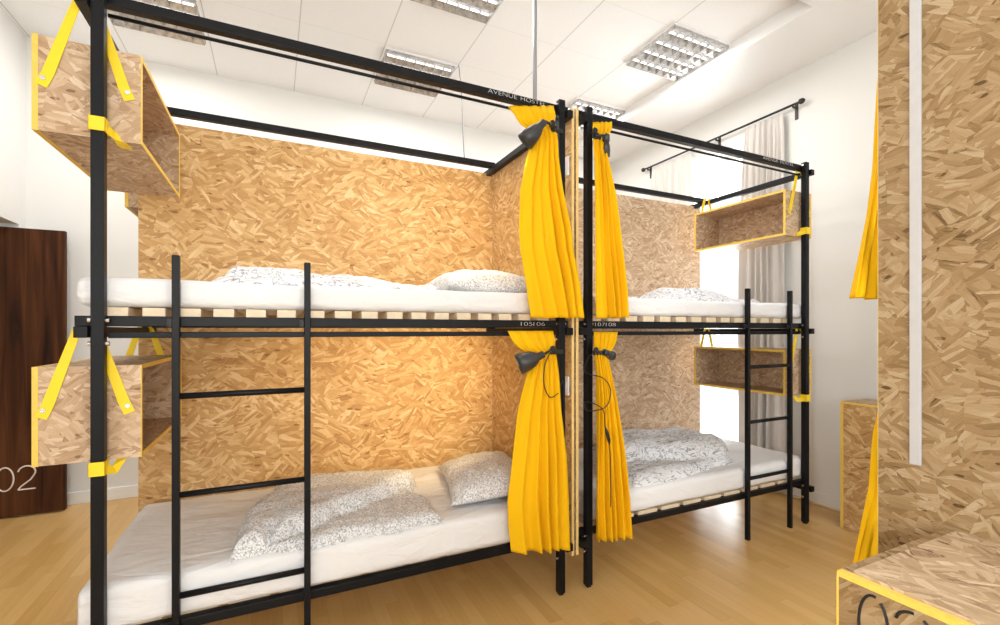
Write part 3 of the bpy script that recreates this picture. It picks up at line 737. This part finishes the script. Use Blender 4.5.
# ------------------------------------------------------------------ clip lamps with cables
def lathe(mb, p0, d, prof, n=20):
    """prof: list of (distance along d, radius)"""
    return mb.tube([Vector(p0) + Vector(d) * a for a, r in prof], [r for a, r in prof], n, cap=False)
def lamp(label, clip, neck, mouth, rm, cable=None, lit=False):
    root = thing('clip_lamp', clip, label, 'lamp', 'black clip-on reading lamps')
    d = (Vector(mouth) - Vector(neck)); L = d.length; d.normalize()
    sh = lathe(MB(), neck, d, [(-.040, .010), (-.036, .017), (-.004, .019), (.06 * L, rm * .55), (.25 * L, rm * .76), (.6 * L, rm * .93), (L, rm)]).build('shade', M['dark_lamp'], root, smooth=True, solid=.003)
    lathe(MB(), neck, d, [(.30 * L, .004), (.32 * L, .018), (.45 * L, .024), (.60 * L, .017), (.64 * L, .002)], 14).build('bulb', M['bulb'] if lit else M['inner_lamp'], root, smooth=True)
    cv = Vector(clip); nk = Vector(neck)
    m = MB().box(cv.x - .040, cv.x + .038, cv.y - .016, cv.y - .002, cv.z - .012, cv.z + .012)
    m.box(cv.x - .055, cv.x - .010, cv.y - .030, cv.y - .016, cv.z + .004, cv.z + .018)
    m.build('clamp', M['black'], root, bevel=.004)
    MB().tube([cv + Vector((-.03, -.02, 0)), (cv + nk) / 2 + Vector((0, -.022, .018)), nk - d * .04], .007, 8).build('arm', M['black'], root, smooth=True)
    MB().tube([cv + Vector((-.045, -.036, .02)), cv + Vector((-.045, -.044, .02))], .016, 14).build('knob', M['black'], root, bevel=.002)
    if cable: MB().tube(cable, .0028, 6).build('cable', M['black'], root, smooth=True)
    return root
def smoothline(pts, n=8):
    out = []; P = [Vector(p) for p in pts]; P = [P[0]] + P + [P[-1]]
    for i in range(1, len(P) - 2):
        for k in range(n):
            t = k / n; a, b, c, d = P[i - 1], P[i], P[i + 1], P[i + 2]
            out.append(.5 * ((2 * b) + (c - a) * t + (2 * a - 5 * b + 4 * c - d) * t * t + (3 * b - 3 * c + d - a) * t ** 3))
    out.append(P[-2]); return out
lamp('black clip lamp with its shade tipped left, on the upper left bunk', (1.985, -.05, 2.565), (1.842, -.118, 2.535), (1.776, -.080, 2.458), .047, lit=True)
lamp('black clip lamp aimed left, on the lower left bunk', (1.985, -.05, 1.368), (1.828, -.118, 1.348), (1.738, -.080, 1.308), .054, lit=True,
     cable=smoothline([(1.94, -.07, 1.37), (1.90, -.075, 1.30), (1.895, -.075, 1.20), (1.93, -.075, 1.13), (1.985, -.07, 1.145), (2.03, -.012, 1.16), (2.062, -.010, 1.19), (2.062, -.010, .9)]))
lamp('small black clip lamp pointing away, on the upper right bunk', (2.262, -.05, 2.578), (2.312, -.066, 2.560), (2.334, -.030, 2.490), .027)
lamp('black clip lamp with a tangled cable, on the lower right bunk', (2.268, -.05, 1.356), (2.318, -.072, 1.352), (2.360, -.06, 1.338), .026,
     cable=smoothline([(2.27, -.07, 1.35), (2.225, -.030, 1.34), (2.20, -.02, 1.25), (2.25, -.118, 1.22), (2.30, -.120, 1.15), (2.265, -.120, 1.06), (2.21, -.03, 1.03), (2.205, -.02, 1.08), (2.245, -.118, 1.05), (2.262, -.120, .95), (2.29, -.120, .86), (2.30, -.120, .72), (2.30, -.120, .50)]))
tgt = [o for o in bpy.data.objects if o.name.startswith('clip_lamp')][-1]
MB().tube([(2.266, -.120, .945), (2.274, -.120, .92), (2.288, -.120, .875), (2.292, -.120, .85)], [.004, .010, .010, .004], 10).build('cable_switch', M['black'], tgt, smooth=True)

# ------------------------------------------------------------------ switches on the end panel
for z, lab in ((2.43, 'small white switch high on the board between the bunks'), (1.165, 'small white switch low on the board between the bunks')):
    r = thing('light_switch', (2.133, .07, z), lab, 'switch', 'white switches between the bunks')
    MB().box(2.122, 2.1345, .040, .098, z - .055, z + .055).build('plate', M['white_plastic'], r, bevel=.003)
    MB().box(2.118, 2.124, .052, .086, z - .022, z + .022).build('rocker', M['white_plastic'], r, bevel=.002)

# ------------------------------------------------------------------ chests with numbers
def make_chest(label, x0, x1, y0, y1, z, mat, number=False, group='strand board chests'):
    t = .018
    root = thing('chest', ((x0 + x1) / 2, (y0 + y1) / 2, 0), label, 'chest', group)
    fp = MB().box(x0, x0 + t, y0, y1, 0.003, z - .012).build('front_panel', mat, root)
    MB().box(x0 + t, x1, y1 - t, y1, .003, z - .012).build('side_panel', mat, root)
    MB().box(x0 + t, x1, y0, y0 + t, .003, z - .012).build('side_panel', mat, root)
    MB().box(x1 - t, x1, y0 + t, y1 - t, .003, z - .012).build('back_panel', mat, root)
    MB().box(x0 + t + .001, x1, y0 + .002, y1 - t - .004, z - .0118, z + .006).build('lid', M['osb_toplit_lid'], root, bevel=.001)
    MB().box(x0 + t + .001, x1, y1 - t - .0035, y1, z - .0118, z + .002).build('rim', mat, root)
    e = MB().box(x0 - .001, x0 + t, y0 - .001, y1 + .001, z - .012, z - .0005)
    ew = .0025 if number else t
    e.box(x0 - .001, x0 + t, y1 - .001, y1 + .0015, .003, z - .012).box(x0 - .0015, x0 + .001, y1 - ew, y1 + .0015, .003, z - .012)
    e.build('edge_trim', M['soft_yellow'], root)
    if number:
        g = lambda y, zz: (x0 - .0006, y, zz)
        m = MB()
        f = lambda a, b: g(-a, b)
        cy, h, w = 1.653, .13, .054
        full = [f(cy + w / 2 * math.sin(a), .857 + h / 2 * math.cos(a)) for a in [2 * PI * (i / 36) for i in range(37)]]
        m.tube(full[3:19], .0030, 6); m.tube(full[20:37] + full[0:2], .0030, 6)
        d2 = digit2(1.722, .857, .058, .13, f)
        m.tube(d2[0:6], .0030, 6); m.tube(d2[7:], .0030, 6)
        m.build('number_lettering', M['black_ink'], root)
    return root
make_chest('strand board chest in the near right corner with a black number', 1.755, 2.2535, -2.42, -1.583, .944, M['osb_dark'], True)
make_chest('yellow edged strand board chest by the right wall, behind the yellow curtain', 4.45, 4.755, -.98, -.145, .950, M['osb'])
o = MB().box(2.2475, 2.2559, -1.532, -1.505, 1.103, 2.754).build('cable_trunking', M['trunk'], origin=(2.25, -1.52, 1.103), bevel=.002)
tag(o, 'narrow white cable trunking running up the tall board at the right', 'cable trunking')

# ------------------------------------------------------------------ ceiling fittings
o = MB().tube([(2.1585, .477, 2.756), (2.1585, .477, ZC)], .0135, 12).build('conduit', M['grey_pipe'], origin=(2.1585, .477, 2.756), smooth=True)
tag(o, 'grey conduit pipe dropping from the ceiling between the bunks', 'pipe')
o = MB().tube(smoothline([(2.13, 1.82, ZC), (2.07, 1.60, 3.55), (1.95, 1.25, 3.05), (1.88, 1.04, 2.764)]), .0035, 6).build('ceiling_cable', M['dark_cable'], origin=(2.13, 1.82, 2.76), smooth=True)
tag(o, 'thin grey cable hanging from the ceiling to the back rail of the left bunk', 'cable')
def ceiling_light(label, x0, y0, lx=.645, ly=.60):
    r = thing('ceiling_light', (x0 + lx / 2, y0 + ly / 2, ZC), label, 'ceiling light', 'square louvred ceiling lights')
    x1, y1 = x0 + lx, y0 + ly; z0 = ZC - .012; w = .016
    MB().box(x0, x1, y0, y0 + w, z0, ZC).box(x0, x1, y1 - w, y1, z0, ZC).box(x0, x0 + w, y0 + w, y1 - w, z0, ZC).box(x1 - w, x1, y0 + w, y1 - w, z0, ZC).build('frame', M['white_paint'], r, bevel=.002)
    MB().box(x0 + w, x1 - w, y0 + w, y1 - w, ZC - .0035, ZC - .0005).build('reflector', M['louvre'], r)
    n = 4; pitch = (ly - 2 * w) / n
    lv = MB()
    for k in range(n + 1):
        y = y0 + w + k * pitch; h = .011
        b = len(lv.v)
        # V-shaped long reflector wings between the tubes
        lv.v += [(x0 + w, y - .030 * (k > 0), ZC - .004), (x0 + w, y, z0 - .028), (x0 + w, y + .030 * (k < n), ZC - .004), (x1 - w, y - .030 * (k > 0), ZC - .004), (x1 - w, y, z0 - .028), (x1 - w, y + .030 * (k < n), ZC - .004)]
        lv.f += [(b, b + 1, b + 4, b + 3), (b + 1, b + 2, b + 5, b + 4)]
    nx = 7
    for k in range(nx + 1):
        x = x0 + w + (lx - 2 * w) * k / nx
        for q in range(n):
            ya, yb_ = y0 + w + q * pitch, y0 + w + (q + 1) * pitch; b = len(lv.v)
            for (dx, z) in ((-.012, ZC - .006), (0, z0 - .024), (.012, ZC - .006)):
                lv.v += [(x + dx, ya, z), (x + dx, yb_, z)]
            lv.f += [(b, b + 1, b + 3, b + 2), (b + 2, b + 3, b + 5, b + 4)]
    lv.build('louvre', M['louvre'], r)
    for q in range(n):
        y = y0 + w + (q + .5) * pitch
        MB().tube([(x0 + .03, y, ZC - .017), (x1 - .03, y, ZC - .017)], .009, 8).build('tube', M['tube'], r, smooth=True)
    return r
LX = [(-.545, .545), (1.470, .545), (3.452, .52), (-.545, 1.825), (1.470, 1.825), (3.452, 1.83)]
LAB = ['', 'square louvred ceiling light at the top edge of the photo, above the left bunk', 'square louvred ceiling light fully in view beside the white ceiling drop',
       'square louvred ceiling light half hidden by the top left rail', 'square louvred ceiling light crossed by the top rail, second row', 'square louvred ceiling light just peeping over the top rail of the right bunk']
for (x, y), l in zip(LX, LAB):
    if l: ceiling_light(l, x, y)

# ------------------------------------------------------------------ light
def area(name, loc, rot, sx, sy, e, col):
    l = bpy.data.lights.new(name, 'AREA'); l.shape = 'RECTANGLE'; l.size = sx; l.size_y = sy; l.energy = e; l.color = col
    o = bpy.data.objects.new(name, l); COL.objects.link(o); o.location = loc; o.rotation_euler = rot
    return o
def aim(o, d): o.rotation_euler = Vector(d).to_track_quat('-Z', 'Y').to_euler()
o = area('daylight_and_fill', (XL - .30, -3.05, 2.05), (0, 0, 0), 1.3, 2.3, 110, (1.0, .995, .98)); aim(o, (1, .0, -.05))  # fill light added at the unseen left window
for i, (x, y) in enumerate(LX): area('ceiling_and_added_light', (x + .32, y + .3, ZC - .05), (0, 0, 0), .6, .55, 19, (1, .985, .965))  # first position has no fitting: unseen light added for even lighting
o = area('daylight_and_fill', (XR + .42, 1.44, 1.8), (0, 0, 0), 1.15, 2.9, 170, (.95, .98, 1.0)); aim(o, (-1, 0, -.1))
for x in (.2, 3.0):
    o = area('daylight_and_fill', (x, YF - .3, 2.05), (0, 0, 0), 1.6, 2.4, 85, (1.0, .995, .98)); aim(o, (0, 1, -.05))  # fill lights added at the unseen windows behind the camera
def spot(loc, tgt, e, ang, r=.03):
    l = bpy.data.lights.new('clip_lamp_light', 'SPOT'); l.energy = e; l.color = (1, .76, .42); l.spot_size = ang; l.spot_blend = .8; l.shadow_soft_size = r
    o = bpy.data.objects.new('clip_lamp_light', l); COL.objects.link(o); o.location = loc; aim(o, Vector(tgt) - Vector(loc))
spot((1.722, -.070, 1.300), (1.40, 1.1, 1.16), 58, 1.75)
spot((1.764, -.066, 2.444), (1.40, 1.1, 2.0), 34, 2.0)
w = bpy.data.worlds.new('world'); scn.world = w; w.use_nodes = True
bg = w.node_tree.nodes['Background']; bg.inputs[0].default_value = (.93, .97, 1.0, 1); bg.inputs[1].default_value = 2.2

vs = scn.view_settings
vs.view_transform = 'Standard'; vs.look = 'None'; vs.gamma = 1; vs.exposure = 0.07; vs.use_curve_mapping = False
scn.cycles.use_denoising = True
scn.cycles.max_bounces = 8; scn.cycles.diffuse_bounces = 4; scn.cycles.sample_clamp_indirect = 6
